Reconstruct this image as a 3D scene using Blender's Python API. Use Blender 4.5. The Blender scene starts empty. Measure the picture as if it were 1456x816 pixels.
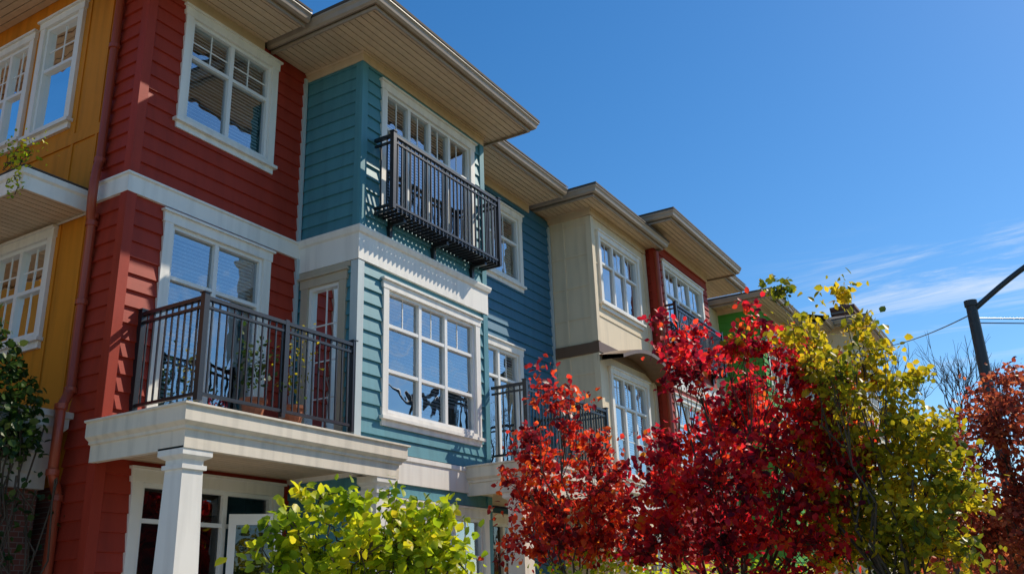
import bpy, math, random
import numpy as np
from mathutils import Vector, Matrix
random.seed(11); rng=np.random.default_rng(5)
S=bpy.context.scene
# ------------------------------------------------------------------ materials
def newmat(n):
    m=bpy.data.materials.new(n); m.use_nodes=True
    nt=m.node_tree; return m,nt,nt.nodes,nt.links,nt.nodes['Principled BSDF']
def paint(n,col,rough=.5,var=.10,bump=.15,scale=(1,1,1),island=.06,spec=.4,dirt=.12):
    m,nt,N,L,P=newmat(n)
    tc=N.new('ShaderNodeTexCoord'); mp=N.new('ShaderNodeMapping'); mp.inputs['Scale'].default_value=scale
    L.new(tc.outputs['Object'],mp.inputs['Vector'])
    nz=N.new('ShaderNodeTexNoise'); nz.inputs['Scale'].default_value=1.7; nz.inputs['Detail'].default_value=6; nz.inputs['Roughness'].default_value=.65
    L.new(mp.outputs[0],nz.inputs['Vector'])
    g=N.new('ShaderNodeNewGeometry')
    a=N.new('ShaderNodeMath'); a.operation='MULTIPLY_ADD'; a.inputs[1].default_value=var*2; a.inputs[2].default_value=1-var-island/2
    L.new(nz.outputs['Fac'],a.inputs[0])
    b=N.new('ShaderNodeMath'); b.operation='MULTIPLY_ADD'; b.inputs[1].default_value=island
    L.new(g.outputs['Random Per Island'],b.inputs[0]); L.new(a.outputs[0],b.inputs[2])
    mp2=N.new('ShaderNodeMapping'); mp2.inputs['Scale'].default_value=(6,6,.5); L.new(tc.outputs['Object'],mp2.inputs['Vector'])
    n2=N.new('ShaderNodeTexNoise'); n2.inputs['Scale'].default_value=1.3; n2.inputs['Detail'].default_value=5; L.new(mp2.outputs[0],n2.inputs['Vector'])
    mr=N.new('ShaderNodeMapRange'); mr.inputs[1].default_value=.45; mr.inputs[2].default_value=.75; mr.inputs[3].default_value=1; mr.inputs[4].default_value=1-dirt
    L.new(n2.outputs['Fac'],mr.inputs[0])
    c=N.new('ShaderNodeMath'); c.operation='MULTIPLY'; L.new(b.outputs[0],c.inputs[0]); L.new(mr.outputs[0],c.inputs[1])
    v=N.new('ShaderNodeVectorMath'); v.operation='SCALE'; v.inputs[0].default_value=col; L.new(c.outputs[0],v.inputs['Scale'])
    L.new(v.outputs[0],P.inputs['Base Color'])
    P.inputs['Roughness'].default_value=rough; P.inputs['Specular IOR Level'].default_value=spec
    n3=N.new('ShaderNodeTexNoise'); n3.inputs['Scale'].default_value=30; n3.inputs['Detail'].default_value=4
    mp3=N.new('ShaderNodeMapping'); mp3.inputs['Scale'].default_value=(.15,.15,1.6); L.new(tc.outputs['Object'],mp3.inputs['Vector']); L.new(mp3.outputs[0],n3.inputs['Vector'])
    bp=N.new('ShaderNodeBump'); bp.inputs['Strength'].default_value=bump; bp.inputs['Distance'].default_value=.004
    L.new(n3.outputs['Fac'],bp.inputs['Height']); L.new(bp.outputs[0],P.inputs['Normal'])
    return m
M={}
M['red']=paint('red_siding_paint',(.37,.040,.020),.55,island=.12,dirt=.2,spec=.22)
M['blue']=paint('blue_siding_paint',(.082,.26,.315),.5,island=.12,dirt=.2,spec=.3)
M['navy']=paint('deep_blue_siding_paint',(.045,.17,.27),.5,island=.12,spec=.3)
M['yellow']=paint('ochre_wall_paint',(.64,.225,.016),.6,dirt=.25,spec=.22)
M['cream']=paint('cream_wall_paint',(.80,.66,.46),.55,dirt=.12)
M['tan']=paint('tan_trim_paint',(.50,.42,.31),.5)
M['green']=paint('green_siding_paint',(.08,.36,.05),.5)
M['white']=paint('white_trim_paint',(.87,.83,.76),.42,var=.06,island=.03,dirt=.16)
M['soffit']=paint('soffit_paint',(.68,.51,.34),.55,island=.14)
M['porch']=paint('porch_fascia_paint',(.80,.71,.58),.5,dirt=.22)
M['gutter']=paint('gutter_metal_paint',(.40,.31,.23),.38,var=.06,island=.02)
M['brown']=paint('brown_trim_paint',(.17,.10,.06),.45)
M['greytrim']=paint('grey_blue_trim_paint',(.50,.57,.58),.45)
M['black']=paint('black_metal_paint',(.016,.016,.018),.32,var=.1,dirt=0,spec=.6)
M['pipe']=paint('copper_red_pipe_paint',(.36,.065,.03),.33,dirt=.3)
M['roof']=paint('dark_shingle',(.09,.07,.055),.85,var=.3,bump=.5)
M['vinyl']=paint('white_vinyl',(.84,.83,.80),.35,var=.03,island=.02,dirt=.05)
M['interior']=paint('dark_interior',(.06,.055,.05),.8)
M['blind']=paint('white_blind_slats',(.78,.80,.80),.5,var=.04,island=.12,dirt=0)
M['pole']=paint('dark_pole_paint',(.05,.055,.06),.45)
M['stone']=paint('cast_stone',(.62,.57,.50),.8,dirt=.35)
M['concrete']=paint('concrete_paving',(.42,.39,.34),.85,var=.15)
M['asphalt']=paint('asphalt',(.07,.068,.065),.9,var=.25)
M['bark']=paint('bark',(.09,.065,.045),.9,var=.35,bump=.8)
M['marking']=paint('road_marking_paint',(.7,.7,.66),.7)
M['clay']=paint('terracotta_pot',(.4,.14,.07),.8)
m,nt,N,L,P=newmat('red_brick'); tc=N.new('ShaderNodeTexCoord'); mp=N.new('ShaderNodeMapping'); mp.inputs['Rotation'].default_value=(math.radians(90),0,0)
L.new(tc.outputs['Object'],mp.inputs[0]); br=N.new('ShaderNodeTexBrick'); L.new(mp.outputs[0],br.inputs[0])
br.inputs['Color1'].default_value=(.20,.06,.04,1); br.inputs['Color2'].default_value=(.11,.04,.03,1); br.inputs['Mortar'].default_value=(.2,.17,.15,1)
br.inputs['Scale'].default_value=4.4; br.inputs['Mortar Size'].default_value=.02; L.new(br.outputs[0],P.inputs['Base Color']); P.inputs['Roughness'].default_value=.85; M['brick']=m
m,nt,N,L,P=newmat('lawn_grass'); nz=N.new('ShaderNodeTexNoise'); nz.inputs['Scale'].default_value=60; nz.inputs['Detail'].default_value=8
tc=N.new('ShaderNodeTexCoord'); L.new(tc.outputs['Object'],nz.inputs[0]); cr=N.new('ShaderNodeValToRGB'); cr.color_ramp.elements[0].color=(.04,.07,.015,1); cr.color_ramp.elements[1].color=(.15,.16,.06,1)
L.new(nz.outputs[0],cr.inputs[0]); L.new(cr.outputs[0],P.inputs['Base Color']); P.inputs['Roughness'].default_value=.9; M['grass']=m
def glassmat(name,base,tint,mul):
    m,nt,N,L,P=newmat(name); N.remove(P); out=N['Material Output']
    tr=N.new('ShaderNodeBsdfTransparent'); tr.inputs[0].default_value=tint
    gl=N.new('ShaderNodeBsdfGlossy'); gl.inputs['Roughness'].default_value=.015; gl.inputs[0].default_value=(.93,.97,1,1)
    fr=N.new('ShaderNodeFresnel'); fr.inputs[0].default_value=1.55
    ma=N.new('ShaderNodeMath'); ma.operation='MULTIPLY_ADD'; ma.inputs[1].default_value=mul; ma.inputs[2].default_value=base; ma.use_clamp=True
    nz=N.new('ShaderNodeTexNoise'); nz.inputs['Scale'].default_value=1.6; tc=N.new('ShaderNodeTexCoord'); L.new(tc.outputs['Object'],nz.inputs[0])
    bp=N.new('ShaderNodeBump'); bp.inputs['Strength'].default_value=.3; bp.inputs['Distance'].default_value=.03; L.new(nz.outputs[0],bp.inputs['Height']); L.new(bp.outputs[0],gl.inputs['Normal'])
    mx=N.new('ShaderNodeMixShader'); L.new(fr.outputs[0],ma.inputs[0]); L.new(ma.outputs[0],mx.inputs[0]); L.new(tr.outputs[0],mx.inputs[1]); L.new(gl.outputs[0],mx.inputs[2]); L.new(mx.outputs[0],out.inputs[0]); return m
M['glass']=glassmat('window_glass',.28,(.70,.80,.85,1),1.6)
M['doorglass']=glassmat('tinted_door_glass',.03,(.45,.48,.5,1),1.0)
def leafmat(n,stops,trans=.45,tmul=1.6,ns=1.4):
    m,nt,N,L,P=newmat(n); out=N['Material Output']; N.remove(P)
    g=N.new('ShaderNodeNewGeometry'); cr=N.new('ShaderNodeValToRGB'); e=cr.color_ramp.elements
    e[0].position=stops[0][0]; e[0].color=(*stops[0][1],1); e[1].position=stops[-1][0]; e[1].color=(*stops[-1][1],1)
    for p,c in stops[1:-1]:
        k=e.new(p); k.color=(*c,1)
    tc=N.new('ShaderNodeTexCoord'); nz=N.new('ShaderNodeTexNoise'); nz.inputs['Scale'].default_value=ns; nz.inputs['Detail'].default_value=2
    L.new(tc.outputs['Object'],nz.inputs[0])
    a=N.new('ShaderNodeMath'); a.operation='MULTIPLY_ADD'; a.inputs[1].default_value=1.6; a.inputs[2].default_value=-.58; L.new(nz.outputs[0],a.inputs[0])
    b=N.new('ShaderNodeMath'); b.operation='MULTIPLY_ADD'; b.inputs[1].default_value=.56; b.use_clamp=True; L.new(g.outputs['Random Per Island'],b.inputs[0]); L.new(a.outputs[0],b.inputs[2])
    L.new(b.outputs[0],cr.inputs[0])
    d=N.new('ShaderNodeBsdfPrincipled'); d.inputs['Roughness'].default_value=.42; d.inputs['Specular IOR Level'].default_value=.35; L.new(cr.outputs[0],d.inputs['Base Color'])
    t=N.new('ShaderNodeBsdfTranslucent'); v=N.new('ShaderNodeVectorMath'); v.operation='SCALE'; v.inputs['Scale'].default_value=tmul; L.new(cr.outputs[0],v.inputs[0]); L.new(v.outputs[0],t.inputs[0])
    mx=N.new('ShaderNodeMixShader'); mx.inputs[0].default_value=trans; L.new(d.outputs[0],mx.inputs[1]); L.new(t.outputs[0],mx.inputs[2]); L.new(mx.outputs[0],out.inputs[0]); return m
M['leaf_red']=leafmat('crimson_leaves',[(0,(.045,.005,.013)),(.3,(.18,.007,.022)),(.55,(.58,.014,.03)),(.82,(.72,.06,.02)),(1,(.55,.22,.02))],.58,1.7,2.4)
M['leaf_redor']=leafmat('russet_leaves',[(0,(.05,.007,.012)),(.3,(.22,.010,.02)),(.58,(.58,.04,.02)),(.85,(.68,.13,.02)),(1,(.62,.28,.02))],.58,1.7,2.4)
M['leaf_yel']=leafmat('yellow_green_leaves',[(0,(.05,.09,.012)),(.3,(.20,.21,.012)),(.6,(.50,.40,.015)),(1,(.76,.50,.02))],.5,1.55)
M['leaf_pur']=leafmat('dull_red_leaves',[(0,(.08,.018,.016)),(.5,(.38,.07,.035)),(1,(.58,.2,.06))],.5,1.55)
M['leaf_lime']=leafmat('lime_leaves',[(0,(.06,.13,.01)),(.35,(.28,.38,.012)),(.7,(.54,.54,.015)),(1,(.70,.54,.03))],.5,1.6,3)
M['leaf_green']=leafmat('green_leaves',[(0,(.012,.035,.008)),(.5,(.035,.08,.012)),(1,(.11,.15,.03))],.35,1.3)
# ------------------------------------------------------------------ builders
def empty(name,loc):
    e=bpy.data.objects.new(name,None); S.collection.objects.link(e); e.location=loc; e.empty_display_size=.3; return e
class Bld:
    def __init__(s,name,loc,e=None): s.e=e or empty(name,loc); s.p={}
    def add(s,part,mat,vs,fs):
        k=(part,mat); V,Fc=s.p.setdefault(k,([],[])); o=len(V); V.extend(vs); Fc.extend([tuple(i+o for i in f) for f in fs])
    def box(s,part,mat,x0,x1,y0,y1,z0,z1):
        vs=[(x,y,z) for x in(x0,x1) for y in(y0,y1) for z in(z0,z1)]
        s.add(part,mat,vs,[(0,1,3,2),(4,6,7,5),(0,4,5,1),(2,3,7,6),(0,2,6,4),(1,5,7,3)])
    def fbox(s,F,part,mat,u0,u1,n0,n1,z0,z1):
        vs=[F(u,n,z) for u in(u0,u1) for n in(n0,n1) for z in(z0,z1)]
        s.add(part,mat,vs,[(0,1,3,2),(4,6,7,5),(0,4,5,1),(2,3,7,6),(0,2,6,4),(1,5,7,3)])
    def loft(s,part,mat,x0,x1,yf,yb,prof):
        vs=[]
        for d,z in prof: vs+=[(x0-d,yb,z),(x0-d,yf-d,z),(x1+d,yf-d,z),(x1+d,yb,z)]
        fs=[(4*i+j,4*i+j+1,4*i+j+5,4*i+j+4) for i in range(len(prof)-1) for j in range(3)]
        s.add(part,mat,vs,fs)
    def done(s):
        for (part,mat),(V,Fc) in s.p.items():
            me=bpy.data.meshes.new(part); me.from_pydata(V,[],Fc); me.update()
            o=bpy.data.objects.new(part,me); S.collection.objects.link(o); me.materials.append(M[mat])
            o.parent=s.e; o.location=-Vector(s.e.location)
def frame(ox,oy,ux,uy,nx,ny):
    return lambda u,n,z:(ox+ux*u+nx*n, oy+uy*u+ny*n, z)
def front(y): return frame(0,y,1,0,0,-1)
def left(x):  return frame(x,0,0,1,-1,0)
def right(x): return frame(x,0,0,1,1,0)
def siding(b,F,mat,u0,u1,z0,z1,holes=(),exp=.205,part='siding'):
    nrow=max(1,round((z1-z0)/exp)); e=(z1-z0)/nrow
    for i in range(nrow):
        a=z0+i*e; c=a+e
        cuts=sorted({a,c}|{z for h in holes for z in(h[2],h[3]) if a<z<c})
        th_=.034+random.uniform(-.003,.003)
        off=lambda z:th_-(th_-.004)*(z-a)/e
        for k in range(len(cuts)-1):
            za,zb=cuts[k],cuts[k+1]; zm=(za+zb)/2
            iv=[(u0,u1)]
            for h in holes:
                if h[2]<zm<h[3]:
                    nv=[]
                    for p,q in iv:
                        if h[1]<=p or h[0]>=q: nv.append((p,q)); continue
                        if h[0]>p: nv.append((p,h[0]))
                        if h[1]<q: nv.append((h[1],q))
                    iv=nv
            for p,q in iv:
                b.add(part,mat,[F(p,off(za),za),F(q,off(za),za),F(q,off(zb),zb),F(p,off(zb),zb)],[(0,1,2,3)])
                if k==0: b.add(part,mat,[F(p,off(za),za),F(q,off(za),za),F(q,-.01,za-.007),F(p,-.01,za-.007)],[(0,1,2,3)])
def flat(b,F,mat,u0,u1,z0,z1,holes=(),part='wall'):
    us=sorted({u0,u1}|{h[i] for h in holes for i in(0,1) if u0<h[i]<u1}); zs=sorted({z0,z1}|{h[i] for h in holes for i in(2,3) if z0<h[i]<z1})
    for i in range(len(us)-1):
        for j in range(len(zs)-1):
            um=(us[i]+us[i+1])/2; zm=(zs[j]+zs[j+1])/2
            if any(h[0]<um<h[1] and h[2]<zm<h[3] for h in holes): continue
            b.add(part,mat,[F(us[i],0,zs[j]),F(us[i+1],0,zs[j]),F(us[i+1],0,zs[j+1]),F(us[i],0,zs[j+1])],[(0,1,2,3)])
def window(b,F,u0,u1,z0,z1,cols=(1,),rails=(),mun=None,sill=True,blind=1.0,tw=.11,trim='white',deep=.6,bmat='blind',slat=.052,gmat='glass'):
    a,c,e,f=u0+tw,u1-tw,z0+(tw if sill else .03),z1-tw-.03
    T='window_trim'
    b.fbox(F,T,trim,u0,a,-.02,.050,z0+(.06 if sill else 0),f)
    b.fbox(F,T,trim,c,u1,-.02,.050,z0+(.06 if sill else 0),f)
    b.fbox(F,T,trim,u0-.02,u1+.02,-.02,.057,f,z1-.03)
    b.fbox(F,T,trim,u0-.045,u1+.045,-.02,.090,z1-.03,z1)
    if sill:
        b.fbox(F,T,trim,a,c,-.02,.048,z0+.06,e)
        b.fbox(F,T,trim,u0-.04,u1+.04,-.02,.095,z0+.015,z0+.06)
        b.fbox(F,T,trim,u0,u1,-.02,.045,z0-.07,z0+.015)
    V='window_frame'; fw=.05
    b.fbox(F,V,'vinyl',a,a+fw,-.075,.012,e,f); b.fbox(F,V,'vinyl',c-fw,c,-.075,.012,e,f)
    b.fbox(F,V,'vinyl',a+fw,c-fw,-.075,.012,f-fw,f); b.fbox(F,V,'vinyl',a+fw,c-fw,-.075,.012,e,e+fw)
    A,C,E,G=a+fw,c-fw,e+fw,f-fw
    tot=sum(cols); x=A; edges=[A]
    for k in cols: x+=k/tot*(C-A); edges.append(x)
    for x in edges[1:-1]: b.fbox(F,V,'vinyl',x-.034,x+.034,-.07,.008,E,G)
    zr=[E]+[E+(G-E)*r for r in rails]+[G]
    for z in zr[1:-1]:
        for i in range(len(edges)-1):
            l=edges[i]+(.034 if i else 0); r=edges[i+1]-(.034 if i<len(edges)-2 else 0)
            b.fbox(F,V,'vinyl',l,r,-.066,.004,z-.024,z+.024)
    if mun:
        for j,(nx,ny) in enumerate(mun):
            if j>=len(zr)-1: break
            for i in range(len(edges)-1):
                l,r=edges[i],edges[i+1]
                for k in range(1,nx): xx=l+(r-l)*k/nx; b.fbox(F,'muntins','vinyl',xx-.009,xx+.009,-.052,-.036,zr[j],zr[j+1])
                for k in range(1,ny): zz=zr[j]+(zr[j+1]-zr[j])*k/ny; b.fbox(F,'muntins','vinyl',l,r,-.051,-.037,zz-.009,zz+.009)
    for i in range(len(edges)-1):
        for j in range(len(zr)-1):
            t=random.uniform(-.006,.006); t2=random.uniform(-.006,.006)
            b.add('glass',gmat,[F(edges[i],-.044+t,zr[j]),F(edges[i+1],-.044-t,zr[j]),F(edges[i+1],-.044+t2,zr[j+1]),F(edges[i],-.044-t2,zr[j+1])],[(0,1,2,3)])
    bl=blind if isinstance(blind,(list,tuple)) else [blind]*(len(edges)-1)
    for i in range(len(edges)-1):
        if bl[i]<=0: continue
        zb=G-(G-E)*bl[i]; z=G-.03; l,r=edges[i]+.03,edges[i+1]-.03
        b.fbox(F,'blinds',bmat,l,r,-.13,-.08,G-.03,G+.01)
        ta=random.uniform(.022,.034)
        while z>zb:
            q=random.uniform(-.003,.003)
            b.add('blinds',bmat,[F(l,-.086,z-.040+q),F(r,-.086,z-.040+q),F(r,-.086-ta,z),F(l,-.086-ta,z)],[(0,1,2,3)]); z-=slat
        b.fbox(F,'blinds',bmat,l,r,-.115,-.085,z-.01,z+.012)
    I='room'; x0,x1,y0,y1=a-.25,c+.25,e-.25,f+.25; d0,d1=-.16,-.16-deep
    vs=[F(x0,d0,y0),F(x1,d0,y0),F(x1,d0,y1),F(x0,d0,y1),F(x0,d1,y0),F(x1,d1,y0),F(x1,d1,y1),F(x0,d1,y1)]
    b.add(I,'interior',vs,[(4,5,6,7),(0,1,5,4),(3,2,6,7),(0,3,7,4),(1,2,6,5)])
    vs=[F(a,-.07,e),F(c,-.07,e),F(c,-.07,f),F(a,-.07,f),F(x0,d0,y0),F(x1,d0,y0),F(x1,d0,y1),F(x0,d0,y1)]
    b.add(I,'interior',vs,[(0,1,5,4),(1,2,6,5),(2,3,7,6),(3,0,4,7)])
    return (a,c,e,f)
def rail(b,p,q,z0,z1,part='balcony_railing',sp=.105,post0=True,post1=True,mid=0,t=.009,mat='black'):
    dx,dy=q[0]-p[0],q[1]-p[1]; L=math.hypot(dx,dy); ux,uy=dx/L,dy/L
    F=frame(p[0],p[1],ux,uy,uy,-ux)
    b.fbox(F,part,mat,.0,L,-.028,.028,z1-.045,z1)
    b.fbox(F,part,mat,.0,L,-.018,.018,z1-.14,z1-.11)
    b.fbox(F,part,mat,.0,L,-.018,.018,z0+.06,z0+.095)
    n=int(L/sp)
    for i in range(1,n):
        u=L*i/n; b.fbox(F,part,mat,u-t,u+t,-t,t,z0+.095,z1-.045)
    for k,on in((0,post0),(L,post1)):
        if on: b.fbox(F,part,mat,k-.035,k+.035,-.035,.035,z0,z1+.03); b.fbox(F,part,mat,k-.045,k+.045,-.045,.045,z1+.03,z1+.045)
    for k in range(1,mid+1):
        u=L*k/(mid+1); b.fbox(F,part,mat,u-.03,u+.03,-.03,.03,z0,z1+.02)
def planks(b,x0,x1,y0,y1,z,part='soffit',mat='soffit',w=.115,alongx=True):
    if alongx:
        n=max(1,round((y1-y0)/w)); h=(y1-y0)/n
        for i in range(n): b.box(part,mat,x0,x1,y0+i*h+.007,y0+(i+1)*h-.007,z,z+.014)
    else:
        n=max(1,round((x1-x0)/w)); h=(x1-x0)/n
        for i in range(n): b.box(part,mat,x0+i*h+.007,x0+(i+1)*h-.007,y0,y1,z,z+.014)
    b.box(part,'brown',x0,x1,y0,y1,z+.015,z+.03)
GUT=[(-.03,-.05),(0,-.05),(0,.02),(.02,.02),(.05,.0),(.085,.03),(.10,.09),(.125,.125),(.125,.15),(.115,.15),(.10,.135),(.0,.135)]
def eave_bay(b,x0,x1,yf,yb,z,ov,rise=.36,ol=None,orr=None,depth=16):
    X0,X1,Y=x0-(ol or ov),x1+(orr or ov),yf-ov
    planks(b,X0,X1,Y,yb,z)
    b.loft('gutter','gutter',X0,X1,Y,yb,[(d,z+h) for d,h in GUT])
    w=(X1-X0)/2+.08
    b.loft('roof','roof',X0,X1,Y,depth,[(.10,z+.14),(.135,z+.155),(.135,z+.195),(-w+.09,z+.165+rise*w)])
    b.loft('frieze','soffit',x0,x1,yf,yb,[(.0,z-.16),(.045,z-.16),(.045,z-.03),(.065,z-.02),(.065,z)])
def eave_flat(b,x0,x1,yf,yw,z,rise=.3,depth=14):
    planks(b,x0,x1,yf,yw,z)
    V=[];P=[(d,z+h) for d,h in GUT]
    for d,h in P: V+=[(x0,yf-d,h),(x1,yf-d,h)]
    b.add('gutter','gutter',V,[(2*i,2*i+1,2*i+3,2*i+2) for i in range(len(P)-1)])
    b.add('roof','roof',[(x0,yf-.135,z+.155),(x1,yf-.135,z+.155),(x1,yf-.135,z+.185),(x0,yf-.135,z+.185),(x1,depth,z+.185+rise*(depth-yf)),(x0,depth,z+.185+rise*(depth-yf))],[(0,1,2,3),(3,2,4,5)])
    b.box('frieze','soffit',x0,x1,yw-.045,yw,z-.16,z-.001)
def slab(b,x0,x1,yf,yb,zt,mat='porch'):
    planks(b,x0+.15,x1-.15,yf+.15,yb,zt-.36,part='porch_ceiling')
    b.loft('porch_fascia',mat,x0,x1,yf,yb,[(-.16,zt-.44),(-.08,zt-.44),(-.08,zt-.26),(-.05,zt-.25),(-.05,zt-.22),(-.01,zt-.19),(.0,zt-.18),(.0,zt-.03),(.03,zt-.02),(.03,zt+.0),(-.2,zt+.02)])
    b.loft('porch_beam_inner',mat,x0,x1,yf,yb,[(-.16,zt-.44),(-.16,zt-.34)])
    b.box('porch_deck','stone',x0+.1,x1-.1,yf+.1,yb,zt-.05,zt+.025)
def column(b,cx,cy,z0,z1,w0=.34,w1=.25,mat='white'):
    h=[(w0/2+.05,z0),(w0/2+.05,z0+.18),(w0/2+.02,z0+.2),(w0/2,z0+.24),(w1/2,z1-.22),(w1/2+.025,z1-.215),(w1/2+.025,z1-.17),(w1/2+.0,z1-.165),(w1/2+.0,z1-.12),(w1/2+.05,z1-.09),(w1/2+.06,z1-.08),(w1/2+.06,z1)]
    V=[];F=[]
    for r,z in h: V+=[(cx-r,cy-r,z),(cx+r,cy-r,z),(cx+r,cy+r,z),(cx-r,cy+r,z)]
    for i in range(len(h)-1):
        for j in range(4): F.append((4*i+j,4*i+(j+1)%4,4*i+4+(j+1)%4,4*i+4+j))
    b.add('porch_column',mat,V,F)
def corner(b,x,y,z0,z1,mat,sx=1,w=.09):
    if sx>0: b.box('corner_board',mat,x-.042,x+w,y-.042,y+.0,z0,z1); b.box('corner_board',mat,x-.042,x,y+.0,y+w,z0,z1)
    else: b.box('corner_board',mat,x-w,x+.042,y-.042,y+.0,z0,z1); b.box('corner_board',mat,x,x+.042,y+.0,y+w,z0,z1)
# ================================================================== buildings
YR=8.97; ZT=9.55; ZC=ZT-.165
b=Bld('yellow_townhouse',(6.18,11,0))
F=left(6.18); h=[]
h.append(window(b,F,10.37,11.36,7.80,9.74,cols=(1,),rails=(.58,),mun=[(1,1),(2,2)],blind=.9))
h.append(window(b,F,11.5,12.7,7.85,9.66,cols=(1,1),rails=(.5,),mun=[(1,1),(2,2)],blind=[.4,.4]))
h.append(window(b,F,10.33,11.75,4.78,6.30,cols=(1,1),rails=(.5,),mun=[(2,1),(2,2)],blind=[.0,.5]))
flat(b,F,'yellow',9.55,16,3.0,10.1,h); flat(b,F,'brick',9.55,16,0,3.0,part='brick_base')
for y in(9.75,10.25,12.85,13.6):
    b.fbox(F,'battens','yellow',y-.02,y+.02,0,.018,3.8,6.3); b.fbox(F,'battens','yellow',y-.02,y+.02,0,.018,6.9,10.0)
b.fbox(F,'belt','yellow',9.6,16,0,.02,7.45,7.6)
planks(b,5.3,6.18,9.9,16,10.05,alongx=False); b.box('gutter','gutter',5.17,5.3,9.8,16,10.03,10.18)
b.add('roof','roof',[(5.2,9.8,10.19),(5.2,16,10.19),(8.5,16,11.1),(8.5,9.8,11.1)],[(0,1,2,3)])
planks(b,5.30,6.18,9.66,16,6.34)
b.loft('skirt_fascia','white',5.29,6.14,9.66,16,[(0,6.31),(.02,6.31),(.02,6.48),(.05,6.50),(.05,6.57),(0,6.58)])
for i in range(5):
    d=.05-i*.16; z=6.58+i*.06
    b.loft('skirt_roof','roof',5.29,6.9,9.66,16,[(d,z),(d,z+.02),(d-.17,z+.075)])
b.loft('entry_cornice','stone',4.2,6.02,9.62,12,[(-.15,2.95),(0,2.95),(0,3.1),(.03,3.13),(.03,3.3),(.06,3.32),(.06,3.55),(.12,3.62),(.12,3.72),(.15,3.73),(.15,3.80),(-.3,3.83)])
b.box('brick_pier','brick',4.4,6.0,9.7,11,0,2.96)
flat(b,front(16),'yellow',-4,6.18,0,10.1)
b.done()
b=Bld('red_townhouse',(7.6,9,0)); F=front(YR); G=left(6.18)
w3=window(b,F,6.72,8.42,7.62,9.42,cols=(1,1),rails=(.64,),mun=[(1,1),(2,2)],blind=1,tw=.12)
d2=window(b,F,6.70,8.49,3.70,6.38,cols=(.48,.52),rails=(.735,),mun=[(1,1),(1,1)],blind=[1,.35],sill=False,tw=.13)
d1=window(b,F,6.62,8.92,.30,3.20,cols=(.2,.42,.38),rails=(.86,),sill=False,tw=.14,blind=[0,0,0],gmat='doorglass')
siding(b,F,'red',6.18,9.08,3.60,6.43,[d2]); siding(b,F,'red',6.18,9.08,6.66,ZT,[w3]); siding(b,F,'red',6.18,9.08,.2,3.3,[d1])
for z0,z1 in((.2,3.6),(3.6,6.43),(6.66,10.1)): siding(b,G,'red',YR,9.55,z0,z1)
corner(b,6.18,YR,.2,6.42,'red'); corner(b,6.18,YR,6.68,ZC+.05,'red')
b.box('inner_corner_trim','greytrim',8.975,9.035,YR-.058,YR-.005,6.69,ZT-.12)
b.box('inner_corner_trim','greytrim',8.975,9.035,YR-.058,YR-.005,3.75,6.42)
b.loft('belt_course','white',6.18,9.2,YR,9.55,[(0,6.42),(.05,6.42),(.05,6.63),(.075,6.645),(.075,6.67),(0,6.68)])
DF=frame(8.02,8.9,.75,-.66,-.66,-.75)
b.fbox(DF,'door_leaf','vinyl',0,.09,0,.045,.35,2.75); b.fbox(DF,'door_leaf','vinyl',.55,.64,0,.045,.35,2.75)
b.fbox(DF,'door_leaf','vinyl',.09,.55,0,.045,2.62,2.75); b.fbox(DF,'door_leaf','vinyl',.09,.55,0,.045,.35,.6)
b.fbox(DF,'door_glass','doorglass',.09,.55,.02,.024,.6,2.62)
slab(b,6.0,9.62,7.38,YR,3.62)
b.box('porch_deck','stone',6.45,9.05,7.78,YR,3.63,3.74)
rail(b,(6.52,YR-.05),(6.52,7.85),3.78,4.97,post0=True,post1=True); rail(b,(6.52,7.85),(9.03,7.85),3.78,4.97,post0=False,mid=1)
column(b,6.27,7.66,.3,3.2,.36,.26); column(b,9.30,7.66,.3,3.2,.36,.26)
b.box('porch_floor','concrete',5.9,9.6,7.3,YR,0.0,.3)
eave_flat(b,5.35,8.12,8.12,YR,ZT+.05)
b.box('gutter','gutter',5.25,5.35,8.0,9.9,ZT+.04,ZT+.2)
planks(b,5.35,6.18,YR,9.9,ZT+.05)
b.box('rear_wall','interior',6.2,32.0,15.0,15.2,0,10.3); b.box('ceiling_void','interior',6.3,19.3,9.6,15,9.75,9.8)
b.done()
def potted(name,x,y,z,h,mat,n,pot='clay'):
    g=Bld(name,(x,y,z)); V=[];Fc=[]; pr=[(.10,0),(.15,.22),(.17,.22),(.17,.26),(.14,.26),(.13,.22)]
    for r,zz in pr: V+=[(x+r*math.cos(t*math.pi/6),y+r*math.sin(t*math.pi/6),z+zz) for t in range(12)]
    for i in range(len(pr)-1): Fc+=[(12*i+j,12*i+(j+1)%12,12*i+12+(j+1)%12,12*i+12+j) for j in range(12)]
    g.add('pot',pot,V,Fc); g.done(); P=rng.normal(size=(n,3))*np.array([.13,.13,.2*h])+np.array([x,y,z+.35+h*.35]); P[:,2]=np.maximum(P[:,2],z+.25); return g.e,P
def tube(name,pts,r,mat,parent=None,res=6):
    cu=bpy.data.curves.new(name,'CURVE'); cu.dimensions='3D'; cu.bevel_depth=r; cu.bevel_resolution=res; cu.use_fill_caps=True
    sp=cu.splines.new('POLY'); sp.points.add(len(pts)-1)
    for i,p in enumerate(pts): sp.points[i].co=(*p[:3],1); sp.points[i].radius=p[3] if len(p)>3 else 1
    o=bpy.data.objects.new(name,cu); cu.materials.append(M[mat]); S.collection.objects.link(o)
    if parent: o.parent=parent; o.location=-Vector(parent.location)
    return o
pe=empty('drain_downpipe',(6.08,9.48,0))
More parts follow.
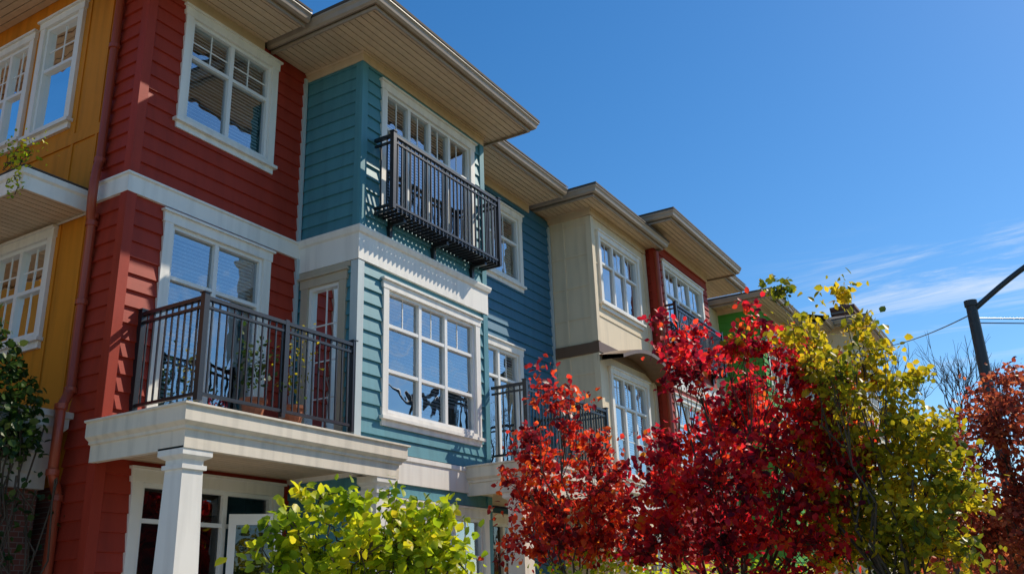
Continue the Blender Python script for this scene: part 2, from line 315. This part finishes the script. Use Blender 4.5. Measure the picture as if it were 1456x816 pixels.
tube('pipe_upper',[(6.09,9.48,10.0),(6.09,9.48,6.95),(6.04,9.44,6.82),(6.0,9.40,6.6),(6.0,9.40,6.35),(6.05,9.46,6.2),(6.09,9.48,6.1),(6.09,9.48,4.05),(6.02,9.42,3.95),(5.93,9.36,3.82),(5.93,9.36,3.1),(6.02,9.44,3.0),(6.09,9.48,2.9),(6.09,9.48,.0)],.055,'pipe',pe)
for z in(6.95,6.2,6.1,4.05,3.82,3.1,2.85,8.6,5.1):
    cx,cy=(6.09,9.48) if z not in(3.82,3.1) else (5.93,9.36)
    tube('pipe_collar',[(cx,cy,z-.03),(cx,cy,z+.03)],.072,'pipe',pe)
def juliet(b,x0,x1,yf,z0,z1,n=.38):
    y=yf-n
    rail(b,(x0,y),(x1,y),z0,z1,mid=0,sp=.10,t=.011); rail(b,(x0,yf-.04),(x0,y),z0,z1,post1=False,post0=False,sp=.1); rail(b,(x1,y),(x1,yf-.04),z0,z1,post0=False,post1=False,sp=.1)
    for i in range(5): yy=y+i*n/5+.02; b.box('balcony_grate','black',x0,x1,yy-.012,yy+.012,z0+.021,z0+.05)
    k=int((x1-x0)/.1)
    for i in range(k+1):
        xx=x0+(x1-x0)*i/k; b.box('balcony_grate','black',xx-.01,xx+.01,y,yf-.04,z0-.02,z0+.02)
        b.box('balcony_grate','black',xx-.008,xx+.008,y-.012,y-.002,z0-.02,z0+.06)
    for i in range(3):
        xx=x0+.35+(x1-x0-.7)*i/2; b.box('balcony_bracket','black',xx-.03,xx+.03,y+.05,yf,z0-.08,z0-.021); b.box('balcony_bracket','black',xx-.03,xx+.03,yf-.08,yf,z0-.25,z0-.08)
# ---------- blue
b=Bld('blue_townhouse',(12,9,0)); x0,x1,yf=9.08,12.32,7.85; F=front(yf); G=left(x0); YB=8.72
dr=window(b,F,9.50,12.05,7.02,9.30,cols=(1,1,1,1),rails=(.72,),mun=[(1,1),(2,1)],blind=[1,.9,1,0],sill=False,tw=.12)
w2=window(b,F,9.60,12.10,4.02,6.08,cols=(1,.9,1),rails=(.33,.72),mun=[(1,1),(1,1),(2,1)],blind=[.68,.95,.8],tw=.12)
w1=window(b,F,9.75,12.25,.9,3.0,cols=(1,1,1),rails=(.7,),mun=[(2,2),(2,1)],blind=1,tw=.13)
siding(b,F,'blue',x0,x1,6.70,ZT,[dr]); siding(b,F,'blue',x0,x1,3.60,6.22,[w2]); siding(b,F,'blue',x0,x1,3.02,3.22,[]) ; siding(b,F,'blue',x0,x1,.3,3.02,[w1])
siding(b,G,'blue',yf,YR,6.70,ZT)
sd=window(b,G,8.02,8.86,3.72,6.10,cols=(1,),rails=(),mun=[(2,4)],blind=0,sill=False,trim='tan',tw=.13,gmat='doorglass')
siding(b,G,'blue',yf,YR,3.60,6.22,[sd]); siding(b,G,'blue',yf,YR,.3,3.2)
b.fbox(G,'side_panel','tan',7.95,8.93,-.02,.045,6.12,6.195)
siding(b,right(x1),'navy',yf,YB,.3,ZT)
for z0,z1 in((.3,3.19),(3.61,6.19),(6.725,ZC)): corner(b,x0,yf,z0,z1,'greytrim' if z0==3.61 else 'blue'); corner(b,x1,yf,z0,z1,'blue',-1)
b.loft('belt_course','white',x0,x1,yf,YR-.01,[(0,6.20),(.05,6.20),(.05,6.58),(.08,6.60),(.10,6.66),(.10,6.69),(0,6.72)])
b.loft('lower_band','white',x0,x1,yf,YR-.01,[(0,3.2),(.05,3.2),(.05,3.5),(.07,3.52),(.07,3.58),(0,3.6)])
juliet(b,9.36,12.24,yf,6.98,8.18)
eave_bay(b,x0,x1,yf,YR,ZT,.90,ol=.80,orr=.25)
F=front(YB)
a3=window(b,F,13.0,15.15,7.60,9.25,cols=(1,1),rails=(.6,),mun=[(2,1),(2,1)],blind=[.9,.9],tw=.12)
a2=window(b,F,13.3,15.0,3.72,6.33,cols=(1,1),rails=(.78,),mun=[(1,1),(2,1)],blind=[0,.3],sill=False,tw=.13)
a1=window(b,F,13.3,15.0,.3,3.1,cols=(1,1),rails=(.86,),sill=False,blind=0,tw=.13,gmat='doorglass')
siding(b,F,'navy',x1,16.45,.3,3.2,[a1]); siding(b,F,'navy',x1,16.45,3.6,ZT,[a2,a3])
b.box('inner_corner_trim','greytrim',16.30,16.37,YB-.06,YB,3.7,ZC)
eave_flat(b,12.72,15.5,7.85,YB,ZT+.05)
slab(b,11.62,15.9,6.75,YB,3.60)
b.box('porch_deck','stone',12.4,15.4,7.1,YB,3.61,3.74)
rail(b,(12.42,7.80),(12.42,7.16),3.76,4.97,post0=False); rail(b,(12.42,7.16),(15.4,7.16),3.76,4.97,post0=False,mid=1); rail(b,(15.4,7.16),(15.4,YB-.05),3.76,4.97,post0=False)
column(b,11.92,7.05,.3,3.17); column(b,15.6,7.05,.3,3.17); b.box('porch_floor','concrete',11.6,15.9,6.8,YB,0,.3)
b.done()
def panelbay(b,x0,x1,yf,yb,dz,mat,zt=9.6):
    F=front(yf); G=left(x0)
    w3=window(b,F,x0+.28,x1-.42,7.50+dz,9.22+dz,cols=(1,1,1),rails=(.62,),mun=[(1,1),(2,1)],blind=[0,.4,.4],tw=.11)
    w2=window(b,F,x0+.45,x1-.45,3.9+dz,6.2+dz,cols=(1,1,1),rails=(.7,),mun=[(1,2),(2,1)],blind=[.2,1,.5],tw=.11)
    w1=window(b,F,x0+.45,x1-.45,1.0+dz,3.0+dz,cols=(1,1),rails=(.7,),mun=[(1,1),(2,1)],blind=.7)
    flat(b,F,mat,x0,x1,0,zt+dz,[w1,w2,w3]); flat(b,G,mat,yf,yb,0,zt+dz); flat(b,right(x1),mat,yf,yb,0,zt+dz)
    for z in(3.6,4.4,5.2,6.0,7.2,7.9,8.6,9.3):
        b.fbox(G,'panel_joint',mat,yf+.09,yb,0,.016,z+dz-.02,z+dz+.02)
    b.fbox(G,'panel_joint',mat,(yf+yb)/2-.02,(yf+yb)/2+.02,0,.019,3.55+dz,6.39+dz); b.fbox(G,'panel_joint',mat,(yf+yb)/2-.02,(yf+yb)/2+.02,0,.019,6.65+dz,zt+dz-.17)
    b.fbox(F,'panel_joint',mat,x0+.09,x1-.09,0,.016,7.23+dz,7.27+dz); b.fbox(F,'panel_joint',mat,x0+.09,x0+.24,0,.016,8.4+dz,8.43+dz)
    b.loft('belt_course','brown',x0,x1,yf,yb,[(0,6.40+dz),(.06,6.40+dz),(.06,6.62+dz),(0,6.64+dz)])
    b.loft('lower_band','white',x0,x1,yf,yb,[(0,3.2+dz),(.06,3.2+dz),(.06,3.5+dz),(0,3.52+dz)])
    for xx,s in((x0,1),(x1,-1)):
        corner(b,xx,yf,0,3.19+dz,mat,s); corner(b,xx,yf,3.53+dz,6.39+dz,mat,s); corner(b,xx,yf,6.645+dz,zt+dz-.16,mat,s)
b=Bld('cream_townhouse',(18,9,0))
panelbay(b,16.4,19.3,7.7,YB+.3,0,'cream')
V=[];n=12
for i in range(n+1):
    t=i/n; x=16.35+3.0*t; z=6.22+.34*math.sin(math.pi*t)
    V+=[(x,7.7,z),(x,7.12,z-.03),(x,7.12,z+.05),(x,7.7,z+.12)]
b.add('arched_hood','brown',V,[(4*i+j,4*i+(j+1)%4,4*i+4+(j+1)%4,4*i+4+j) for i in range(n) for j in range(4)])
eave_bay(b,16.4,19.3,7.7,9.1,9.62,.42,ol=.62,orr=.28)
b.done()
# ---------- second red
b=Bld('red_townhouse',(21.3,9,0)); x0,x1,yf=19.45,23.2,7.5; F=front(yf); dz=.08
dr=window(b,F,x0+.45,x1-.45,7.05+dz,9.4+dz,cols=(1,1,1),rails=(.7,),mun=[(1,1),(2,1)],blind=[1,.5,.3],sill=False)
w2=window(b,F,x0+.45,x1-.45,3.95+dz,6.05+dz,cols=(1,1,1),rails=(.33,.7),mun=[(1,1),(1,1),(2,1)],blind=.8)
siding(b,F,'red',x0,x1,6.7+dz,9.98,[dr]); siding(b,F,'red',x0,x1,0.3,6.22+dz,[w2]); siding(b,left(x0),'red',yf,9.0,.3,9.98)
siding(b,right(x1),'red',yf,9.0,.3,9.98)
b.loft('belt_course','white',x0,x1,yf,9,[(0,6.2+dz),(.05,6.2+dz),(.05,6.6+dz),(.1,6.66+dz),(0,6.72+dz)])
corner(b,x0,yf,.3,6.19+dz,'red'); corner(b,x0,yf,6.73+dz,9.8,'red')
juliet(b,x0+.35,x1-.05,yf,7.0+dz,8.18+dz,.3)
eave_bay(b,x0,x1,yf,9.1,9.98,.8,ol=.72,orr=.3)
b.done()
pe=empty('drain_downpipe',(19.38,7.45,0)); tube('pipe',[(19.40,7.40,9.5),(19.40,7.40,0)],.055,'pipe',pe)
# ---------- tan recess + green bay
b=Bld('green_townhouse',(27,9,0)); dz=.35
F=front(8.4); a=window(b,F,24,25.8,7.6+dz,9.2+dz,cols=(1,1),blind=.5); a2=window(b,F,24,25.8,3.8+dz,6.2+dz,cols=(1,1),blind=.5)
flat(b,F,'cream',23.2,26.9,0,10.05,[a,a2]); eave_flat(b,23.62,25.2,7.05,8.4,10.0)
x0,x1,yf=26.9,30.4,7.15; F=front(yf)
w3=window(b,F,x0+.5,x1-.5,7.2+dz,9.2+dz,cols=(1,1,1),rails=(.6,),mun=[(1,1),(2,1)],blind=.6); w2=window(b,F,x0+.5,x1-.5,4+dz,6.1+dz,cols=(1,1,1),rails=(.6,),blind=.6)
siding(b,F,'green',x0,x1,0,10.1,[w2,w3]); siding(b,left(x0),'green',yf,9.0,0,10.1); siding(b,right(x1),'green',yf,9.0,0,10.1)
b.loft('belt_course','white',x0,x1,yf,9,[(0,6.3+dz),(.06,6.3+dz),(.06,6.6+dz),(0,6.65+dz)])
eave_bay(b,x0,x1,yf,9.0,10.1,.6,ol=.6,orr=.35)
b.done()
# ---------- last cream one with chimney
b=Bld('cream_townhouse',(34,7,0))
F=front(6.9); a=window(b,F,30.9,32.2,7.8,9.5,cols=(1,1),blind=.5); flat(b,F,'cream',30.4,32.5,0,10.3,[a]); eave_flat(b,30.75,32.0,6.0,6.9,10.25)
x0,x1,yf=32.5,36.2,5.5; F=front(yf)
w3=window(b,F,x0+.5,x1-.5,7.9,9.6,cols=(1,1,1),rails=(.6,),blind=.6); w2=window(b,F,x0+.5,x1-.5,4.4,6.6,cols=(1,1,1),rails=(.6,),blind=.6)
flat(b,F,'cream',x0,x1,0,10.4,[w2,w3]); flat(b,left(x0),'cream',yf,9,0,10.4); flat(b,right(x1),'cream',yf,9,0,10.4)
b.loft('belt_course','brown',x0,x1,yf,9,[(0,6.9),(.05,6.9),(.05,7.15),(0,7.2)])
eave_bay(b,x0,x1,yf,9,10.4,.65,ol=.5,orr=.4)
b.loft('chimney','brick',35.0,35.9,5.7,6.5,[(0,10),(0,11.6),(.06,11.62),(.06,11.75),(.12,11.8),(.12,11.9),(-.42,11.9)]); b.box('chimney','brick',35.0,35.9,6.4,6.5,10,11.88)
for xx in(35.25,35.65): b.box('chimney_pot','brown',xx-.12,xx+.12,5.9,6.15,11.9,12.35); b.box('chimney_pot','brown',xx-.16,xx+.16,5.86,6.19,12.35,12.43)
b.done()
# ================================================================== ground
def plane(name,mat,x0,x1,y0,y1,z):
    me=bpy.data.meshes.new(name); me.from_pydata([(x0,y0,z),(x1,y0,z),(x1,y1,z),(x0,y1,z)],[],[(0,1,2,3)]); o=bpy.data.objects.new(name,me); me.materials.append(M[mat]); S.collection.objects.link(o); return o
plane('ground','grass',-600,600,-600,600,-.13)
plane('road','asphalt',-300,300,-8,.5,-.12)
g=Bld('pavement',(0,3,0)); g.box('kerb','concrete',-100,200,.5,.65,-.2,.0); g.box('verge','grass',-100,200,.65,2.4,-.2,-.01); g.box('slabs','concrete',-100,200,2.4,3.7,-.2,.0); g.box('front_garden','grass',-100,200,3.7,5.2,-.2,-.012); g.box('forecourt','concrete',-100,200,5.2,16,-.2,-.008)
for i in range(-20,60): g.box('joints','asphalt',i*1.5,i*1.5+.012,2.4,3.7,.001,.004)
g.done()
g=Bld('road_markings',(0,-3.7,0))
for i in range(-10,30): g.box('dash','marking',i*6,i*6+3,-3.8,-3.68,-.117,-.113)
g.done()
# ================================================================== trees
def leafmesh(name,pts,size,mat,parent,up=.35,aspect=.36):
    pts=np.asarray(pts); n=len(pts)
    T=np.array([[0,0,0],[aspect,.33,.05],[aspect*.8,.68,.04],[0,1,-.08],[-aspect*.8,.68,.04],[-aspect,.33,.05]])
    sz=size*rng.uniform(.55,1.3,n)
    nr=rng.normal(size=(n,3)); nr[:,2]=np.abs(nr[:,2])*.7+up; nr/=np.linalg.norm(nr,axis=1)[:,None]
    t=rng.normal(size=(n,3)); t[:,2]-=.5; t-=nr*(t*nr).sum(1)[:,None]; t/=np.linalg.norm(t,axis=1)[:,None]
    s=np.cross(t,nr)
    V=pts[:,None,:]+sz[:,None,None]*(T[None,:,0:1]*s[:,None,:]+T[None,:,1:2]*t[:,None,:]+T[None,:,2:3]*nr[:,None,:])
    V=V.reshape(-1,3); me=bpy.data.meshes.new(name)
    base=np.arange(n)[:,None]*6; Fc=np.concatenate([base+np.array([[0,1,2,3]]),base+np.array([[0,3,4,5]])],1).reshape(-1)
    me.vertices.add(len(V)); me.vertices.foreach_set('co',V.ravel()); me.loops.add(len(Fc)); me.loops.foreach_set('vertex_index',Fc.astype(np.int32))
    me.polygons.add(2*n); me.polygons.foreach_set('loop_start',np.arange(2*n,dtype=np.int32)*4); me.polygons.foreach_set('loop_total',np.full(2*n,4,dtype=np.int32))
    me.update(calc_edges=True); me.validate(); me.materials.append(M[mat])
    o=bpy.data.objects.new(name,me); S.collection.objects.link(o); o.parent=parent; o.location=-Vector(parent.location); return o
class Tubes:
    def __init__(s): s.V=[];s.F=[]
    def add(s,pts,radii,k=6):
        o=len(s.V)
        for i,p in enumerate(pts):
            a=Vector(pts[max(0,i-1)]); c=Vector(pts[min(len(pts)-1,i+1)]); d=(c-a).normalized()
            u=d.cross(Vector((.3,.9,.1))).normalized(); v=d.cross(u)
            for j in range(k):
                t=2*math.pi*j/k; q=Vector(p)+(u*math.cos(t)+v*math.sin(t))*radii[i]; s.V.append(tuple(q))
        for i in range(len(pts)-1):
            for j in range(k): s.F.append((o+i*k+j,o+i*k+(j+1)%k,o+(i+1)*k+(j+1)%k,o+(i+1)*k+j))
    def done(s,name,mat,parent):
        me=bpy.data.meshes.new(name); me.from_pydata(s.V,[],s.F); me.materials.append(M[mat])
        for p in me.polygons: p.use_smooth=True
        o=bpy.data.objects.new(name,me); S.collection.objects.link(o); o.parent=parent; o.location=-Vector(parent.location)
def wob(a,c,n,amp):
    a=Vector(a);c=Vector(c);out=[]
    for i in range(n+1):
        t=i/n; p=a.lerp(c,t); k=amp*math.sin(math.pi*t)
        p+=Vector((random.uniform(-1,1)*k,random.uniform(-1,1)*k,random.uniform(-.4,1)*k)); out.append(p)
    return out
def tree(name,base,az,lobes,sc,leaf,mat,trunk_r=.08,split=1.2,dens=1.0,depthj=.9,per=22,sig=.11,stems=1,up=.25,twig=.005):
    """trunk, limbs to each crown lobe, twigs to leaf clusters; lobes = (lateral, height, radius) in cm"""
    base=Vector(base); e=empty(name,base); T=Tubes(); pts=[]
    lat=Vector((math.sin(az),-math.cos(az),0)); dep=Vector((math.cos(az),math.sin(az),0))
    roots=[base+Vector((random.uniform(-.15,.15),random.uniform(-.15,.15),0))*(stems>1) for _ in range(stems)]
    forks=[]
    for r in roots:
        f=r+Vector((random.uniform(-.25,.25)*(stems>1),random.uniform(-.25,.25)*(stems>1),split)); forks.append(f)
        T.add(wob(r-Vector((0,0,.15)),f,5,.04),[trunk_r*(1.25-.1*i) for i in range(6)],9)
    for (lx,lz,lr) in lobes:
        r=lr*sc; c=base+lat*(lx*sc)+dep*(random.uniform(-1,1)*depthj*(1 if r>.3 else .5)); c.z=base.z+lz*sc
        f=min(forks,key=lambda q:(q-c).length); st=f.lerp(f-Vector((0,0,split*.5)),random.random()*.4)
        P=wob(st,c,6,.10*(c-st).length*.6); T.add(P,[trunk_r*.40*(1-i/6.8) for i in range(7)],6)
        nc=max(3,int(dens*22*(r/.5)**2.1))
        for k in range(nc):
            d=Vector(rng.normal(size=3)); d.normalize(); q=c+d*r*(random.random()**.40)*random.uniform(.85,1.3)
            m=P[random.choice([4,5,6,6])]; W=wob(m,q,3,.06); T.add(W,[.008,.007,twig,twig*.6],3)
            s=sig*random.uniform(.5,1.4); L=int(per*random.uniform(.3,1.8))
            g=rng.normal(size=(L,3))*s*np.array([1,1,.75]); pts.append(np.array(q)+g)
            for w in W[2:]: pts.append(np.array(w)+rng.normal(size=(2,3))*.05)
    T.done('trunk_and_branches','bark',e); P=np.concatenate(pts); leafmesh('leaves',P,leaf,mat,e,up); return len(P)
cnt={}
A=math.radians
H=lambda v,s:160*1.0+(850-v)*100/s
def LB(l,px0,s): return [((p-px0)*100/s,H(v,s),r*100/s) for p,v,r in l]
cnt['red']=tree('red_maple_tree',(12.3,4.1,0),A(18.4),LB([(938,465,14),(945,492,16),(985,482,26),(985,550,40),(1045,500,34),(1072,462,20),(1105,505,30),(1120,545,32),(935,635,36),(1010,620,50),(1060,590,50),(1120,610,48),(1170,585,32),(1192,570,20),(925,710,46),(1000,710,62),(1090,700,62),(1165,690,50),(1197,640,34),(915,765,50),(1010,780,60),(1090,790,60),(1160,770,50)],1000,103),.01,.10,'leaf_red',.07,1.1,dens=1.25)
cnt['red2']=tree('red_maple_tree',(11.6,6.0,0),A(27),LB([(795,568,22),(830,600,34),(785,640,32),(860,650,36),(800,710,50),(870,710,44),(840,770,54),(765,690,26),(900,760,42),(885,690,32),(775,765,34)],830,98),.01,.093,'leaf_redor',.05,1.1,dens=1.25,depthj=.5)
cnt['yel']=tree('yellow_green_maple_tree',(12.3,1.95,0),A(8.6),LB([(1122,395,12),(1128,432,20),(1140,475,30),(1160,515,38),(1210,412,16),(1222,452,28),(1185,540,44),(1240,530,42),(1285,565,36),(1180,610,56),(1255,640,60),(1315,620,34),(1140,680,46),(1205,710,68),(1290,700,52),(1135,630,32),(1150,770,60),(1220,780,60),(1285,780,60),(1040,462,12),(1262,500,22),(1330,720,34)],1230,118),.01,.102,'leaf_yel',.06,1.0,dens=1.3)
cnt['pur']=tree('purple_leaf_plum_tree',(16,.85,0),A(3.2),LB([(1380,600,34),(1420,560,34),(1350,640,40),(1415,640,56),(1370,740,66),(1440,740,70),(1330,700,36),(1455,580,50),(1340,780,50),(1420,790,60),(1470,680,56)],1400,98),.01,.085,'leaf_pur',.07,1.1,dens=1.3)
cnt['lime']=tree('lime_leaved_shrub',(5.45,4.5,0),A(40.8),LB([(395,730,30),(435,700,32),(480,715,36),(550,735,38),(600,750,34),(500,780,58),(430,785,44),(625,785,34),(560,795,54),(535,695,18),(615,725,18),(395,790,38),(580,765,44)],510,190),.01,.085,'leaf_lime',.022,.8,dens=2.9,depthj=.3,per=14,sig=.075,stems=4,up=.4)
e,P=potted('potted_plant',7.6,8.15,3.75,1.0,'leaf_green',160); leafmesh('leaves',P,.07,'leaf_green',e)
e,P=potted('potted_plant',8.2,8.1,3.75,1.3,'leaf_redor',110); leafmesh('leaves',P,.06,'leaf_yel',e)
e=empty('bare_tree',(24,2.6,0)); T=Tubes(); T.add(wob((24,2.6,-.1),(24,2.6,3.4),4,.05),[.1,.09,.08,.07,.06],7)
def twigs(p,d,l,r,n):
    q=p+d*l; T.add(wob(p,q,3,.05*l),[r,r*.9,r*.75,r*.6],4)
    if n:
        for _ in range(3):
            dd=(d+Vector((random.uniform(-.6,.6),random.uniform(-.6,.6),random.uniform(-.2,.5)))).normalized(); twigs(q,dd,l*random.uniform(.55,.8),r*.6,n-1)
for _ in range(7): twigs(Vector((24,2.6,3.2)),Vector((random.uniform(-.6,.6),random.uniform(-.9,.9),1)).normalized(),1.5,.035,4)
T.done('branches','bark',e)
e=empty('hedge',(14,5.6,0)); n=10000; P=np.stack([rng.uniform(9.5,24,n),rng.uniform(5.0,6.3,n),np.abs(rng.uniform(.1,1.0,n))],1); P[:,2]=P[:,2]**.6*(1.95+.25*np.sin(P[:,0]*2.3)+.15*np.sin(P[:,0]*5.1+P[:,1]*4)); leafmesh('leaves',P,.085,'leaf_lime',e)
e=empty('ivy_vine',(5.3,9.5,0)); n=1700; P=np.stack([4.6+1.15*rng.uniform(0,1,n)**.75,9.42+rng.normal(0,.09,n),3.25+rng.uniform(0,1,n)**1.1*1.45],1); P=P[(P[:,2]-3.2)<1.6*(1.25-(P[:,0]-4.6))**.5+.1]
P2=np.stack([rng.normal(5.35,.28,340),9.40+rng.normal(0,.04,340),rng.uniform(1.4,3.6,340)],1); leafmesh('leaves',np.concatenate([P,P2]),.085,'leaf_green',e)
T=Tubes()
for _ in range(26): a0=(random.uniform(4.9,5.9),9.44,random.uniform(0,1.5)); T.add(wob(a0,(a0[0]+random.uniform(-.4,.3),9.40,random.uniform(2.6,3.8)),7,.12),[.010]*8,4)
T.done('stems','bark',e)
# dry creeper trailing over the skirt roof edge
e=empty('trailing_creeper',(5.25,9.8,6.7)); P=np.concatenate([np.array([5.22,9.75,6.78])+rng.normal(size=(150,3))*np.array([.10,.25,.09]),np.stack([5.18+rng.normal(0,.03,70),9.62+rng.normal(0,.08,70),rng.uniform(6.15,6.7,70)],1)]); leafmesh('leaves',P,.05,'leaf_lime',e)
T=Tubes()
for _ in range(14): T.add(wob((5.3,9.9+random.uniform(-.2,.3),6.72),(5.17+random.uniform(-.05,.1),9.6+random.uniform(-.1,.3),random.uniform(6.15,7.0)),5,.08),[.006]*6,3)
T.done('stems','bark',e)
def mass(name,x0,x1,y0,y1,h,n,size,mat):
    e=empty(name,((x0+x1)/2,(y0+y1)/2,0)); P=np.stack([rng.uniform(x0,x1,n),rng.uniform(y0,y1,n),rng.uniform(0,1,n)**.8],1)
    P[:,2]*=h*(.75+.18*np.sin(P[:,0]*.9)+.12*np.sin(P[:,0]*2.3+1)+.1*np.sin(P[:,1]*1.7)); leafmesh('leaves',P,size,mat,e)
mass('distant_trees',-20,40,-20,-15,7,5000,.55,'leaf_yel')
mass('distant_trees',60,85,-24,14,7,10000,.75,'leaf_pur')
# ================================================================== street lamp and wires
e=empty('street_lamp',(20,.97,0))
tube('pole',[(20,.97,0,1.35),(20,.97,.5,1.3),(20,.97,7.05,.9)],.115,'pole',e)
tube('base',[(20,.97,0),(20,.97,.25)],.2,'pole',e)
arm=[(20,.97,6.9)]+[(20+.1*t,.97-2.3*t,6.9+1.15*math.sin(t*1.45)) for t in [i/12 for i in range(1,13)]]
tube('arm',arm,.055,'pole',e); tube('cap',[(20,.97,7.0),(20,.97,7.12)],.125,'pole',e)
g=Bld('x',(0,0,0),e); g.loft('luminaire','pole',20.0,20.22,-2.2,-1.3,[(0,7.98),(.05,8.0),(.06,8.06),(0,8.13),(-.1,8.15)]); g.box('lens','vinyl',20.0,20.22,-2.2,-1.35,7.96,7.985); g.done()
e=empty('power_line',(20,1,7))
def sag(a,c,s,n=16): a=Vector(a);c=Vector(c); return [tuple(a.lerp(c,i/n)-Vector((0,0,s*4*(i/n)*(1-i/n)))) for i in range(n+1)]
tube('wire',sag((20,.97,6.85),(36.2,5.4,10.4),.15),.014,'black',e,2); tube('wire_2',sag((20,.97,6.75),(60,-30,12),.4),.014,'black',e,2); tube('wire_3',sag((20,.97,6.65),(60,-31,12),.5),.012,'black',e,2)
# ================================================================== light, sky
el=math.radians(43); ax=math.radians(29)
D=Vector((math.cos(el)*math.cos(ax),-math.cos(el)*math.sin(ax),math.sin(el)))
l=bpy.data.lights.new('sun','SUN'); l.energy=5; l.angle=math.radians(.5); l.color=(1,.90,.74); lo=bpy.data.objects.new('sun',l); S.collection.objects.link(lo); lo.rotation_euler=D.to_track_quat('Z','Y').to_euler()
w=bpy.data.worlds.new('World'); S.world=w; w.use_nodes=True; N=w.node_tree.nodes; L=w.node_tree.links; bg=N['Background']
sk=N.new('ShaderNodeTexSky'); sk.sky_type='NISHITA'; sk.sun_disc=False; sk.sun_elevation=el; sk.sun_rotation=math.atan2(D.x,D.y); sk.air_density=1.0; sk.dust_density=.2; sk.ozone_density=3.0
hs=N.new('ShaderNodeHueSaturation'); hs.inputs['Saturation'].default_value=1.32; L.new(sk.outputs[0],hs.inputs['Color'])
tc=N.new('ShaderNodeTexCoord'); sp=N.new('ShaderNodeSeparateXYZ'); L.new(tc.outputs['Generated'],sp.inputs[0])
def mth(op,a,b_=None,cl=False):
    n=N.new('ShaderNodeMath'); n.operation=op; n.use_clamp=cl
    for i,x in enumerate((a,b_)):
        if x is None: continue
        if isinstance(x,(int,float)): n.inputs[i].default_value=x
        else: L.new(x,n.inputs[i])
    return n.outputs[0]
zz=mth('MAXIMUM',sp.outputs[2],.03); cx=mth('DIVIDE',sp.outputs[0],zz); cy=mth('DIVIDE',sp.outputs[1],zz)
cb=N.new('ShaderNodeCombineXYZ'); L.new(mth('MULTIPLY',cx,1.6),cb.inputs[0]); L.new(mth('MULTIPLY',cy,.5),cb.inputs[1])
nz=N.new('ShaderNodeTexNoise'); nz.inputs['Scale'].default_value=1.5; nz.inputs['Detail'].default_value=10; nz.inputs['Roughness'].default_value=.70; nz.inputs['Distortion'].default_value=.5; L.new(cb.outputs[0],nz.inputs['Vector'])
def band(x,lo,hi,a=0,b_=1):
    n=N.new('ShaderNodeMapRange'); n.interpolation_type='SMOOTHSTEP'; L.new(x,n.inputs[0]); n.inputs[1].default_value=lo; n.inputs[2].default_value=hi; n.inputs[3].default_value=a; n.inputs[4].default_value=b_; return n.outputs[0]
c=band(nz.outputs[0],.46,.74); c=mth('MULTIPLY',c,band(sp.outputs[2],.36,.30)); c=mth('MULTIPLY',c,band(sp.outputs[2],.17,.27)); c=mth('MULTIPLY',c,band(sp.outputs[1],.28,.08)); c=mth('MULTIPLY',c,.7)
mx=N.new('ShaderNodeMix'); mx.data_type='RGBA'; L.new(c,mx.inputs[0]); L.new(hs.outputs[0],mx.inputs[6]); mx.inputs[7].default_value=(6.6,6.9,7.2,1)
L.new(mx.outputs[2],bg.inputs[0]); bg.inputs[1].default_value=.138
# ================================================================== camera
th=math.radians(19.2); r=math.radians(2); ph=math.radians(30.6)
fwd=Vector((math.cos(th)*math.cos(ph),math.cos(th)*math.sin(ph),math.sin(th))); rt=Vector((math.sin(ph),-math.cos(ph),0)); up=rt.cross(fwd)
R=rt*math.cos(r)-up*math.sin(r); U=up*math.cos(r)+rt*math.sin(r)
cam=bpy.data.cameras.new('camera'); cam.sensor_width=36; cam.lens=36*1290/1456; cam.clip_end=3000; co=bpy.data.objects.new('camera',cam); S.collection.objects.link(co)
mt=Matrix((R,U,-fwd)).transposed().to_4x4(); mt.translation=Vector((0,0,1.6)); co.matrix_world=mt; S.camera=co
S.view_settings.view_transform='Standard'; S.view_settings.look='None'; S.view_settings.exposure=0
print('COUNTS',cnt)
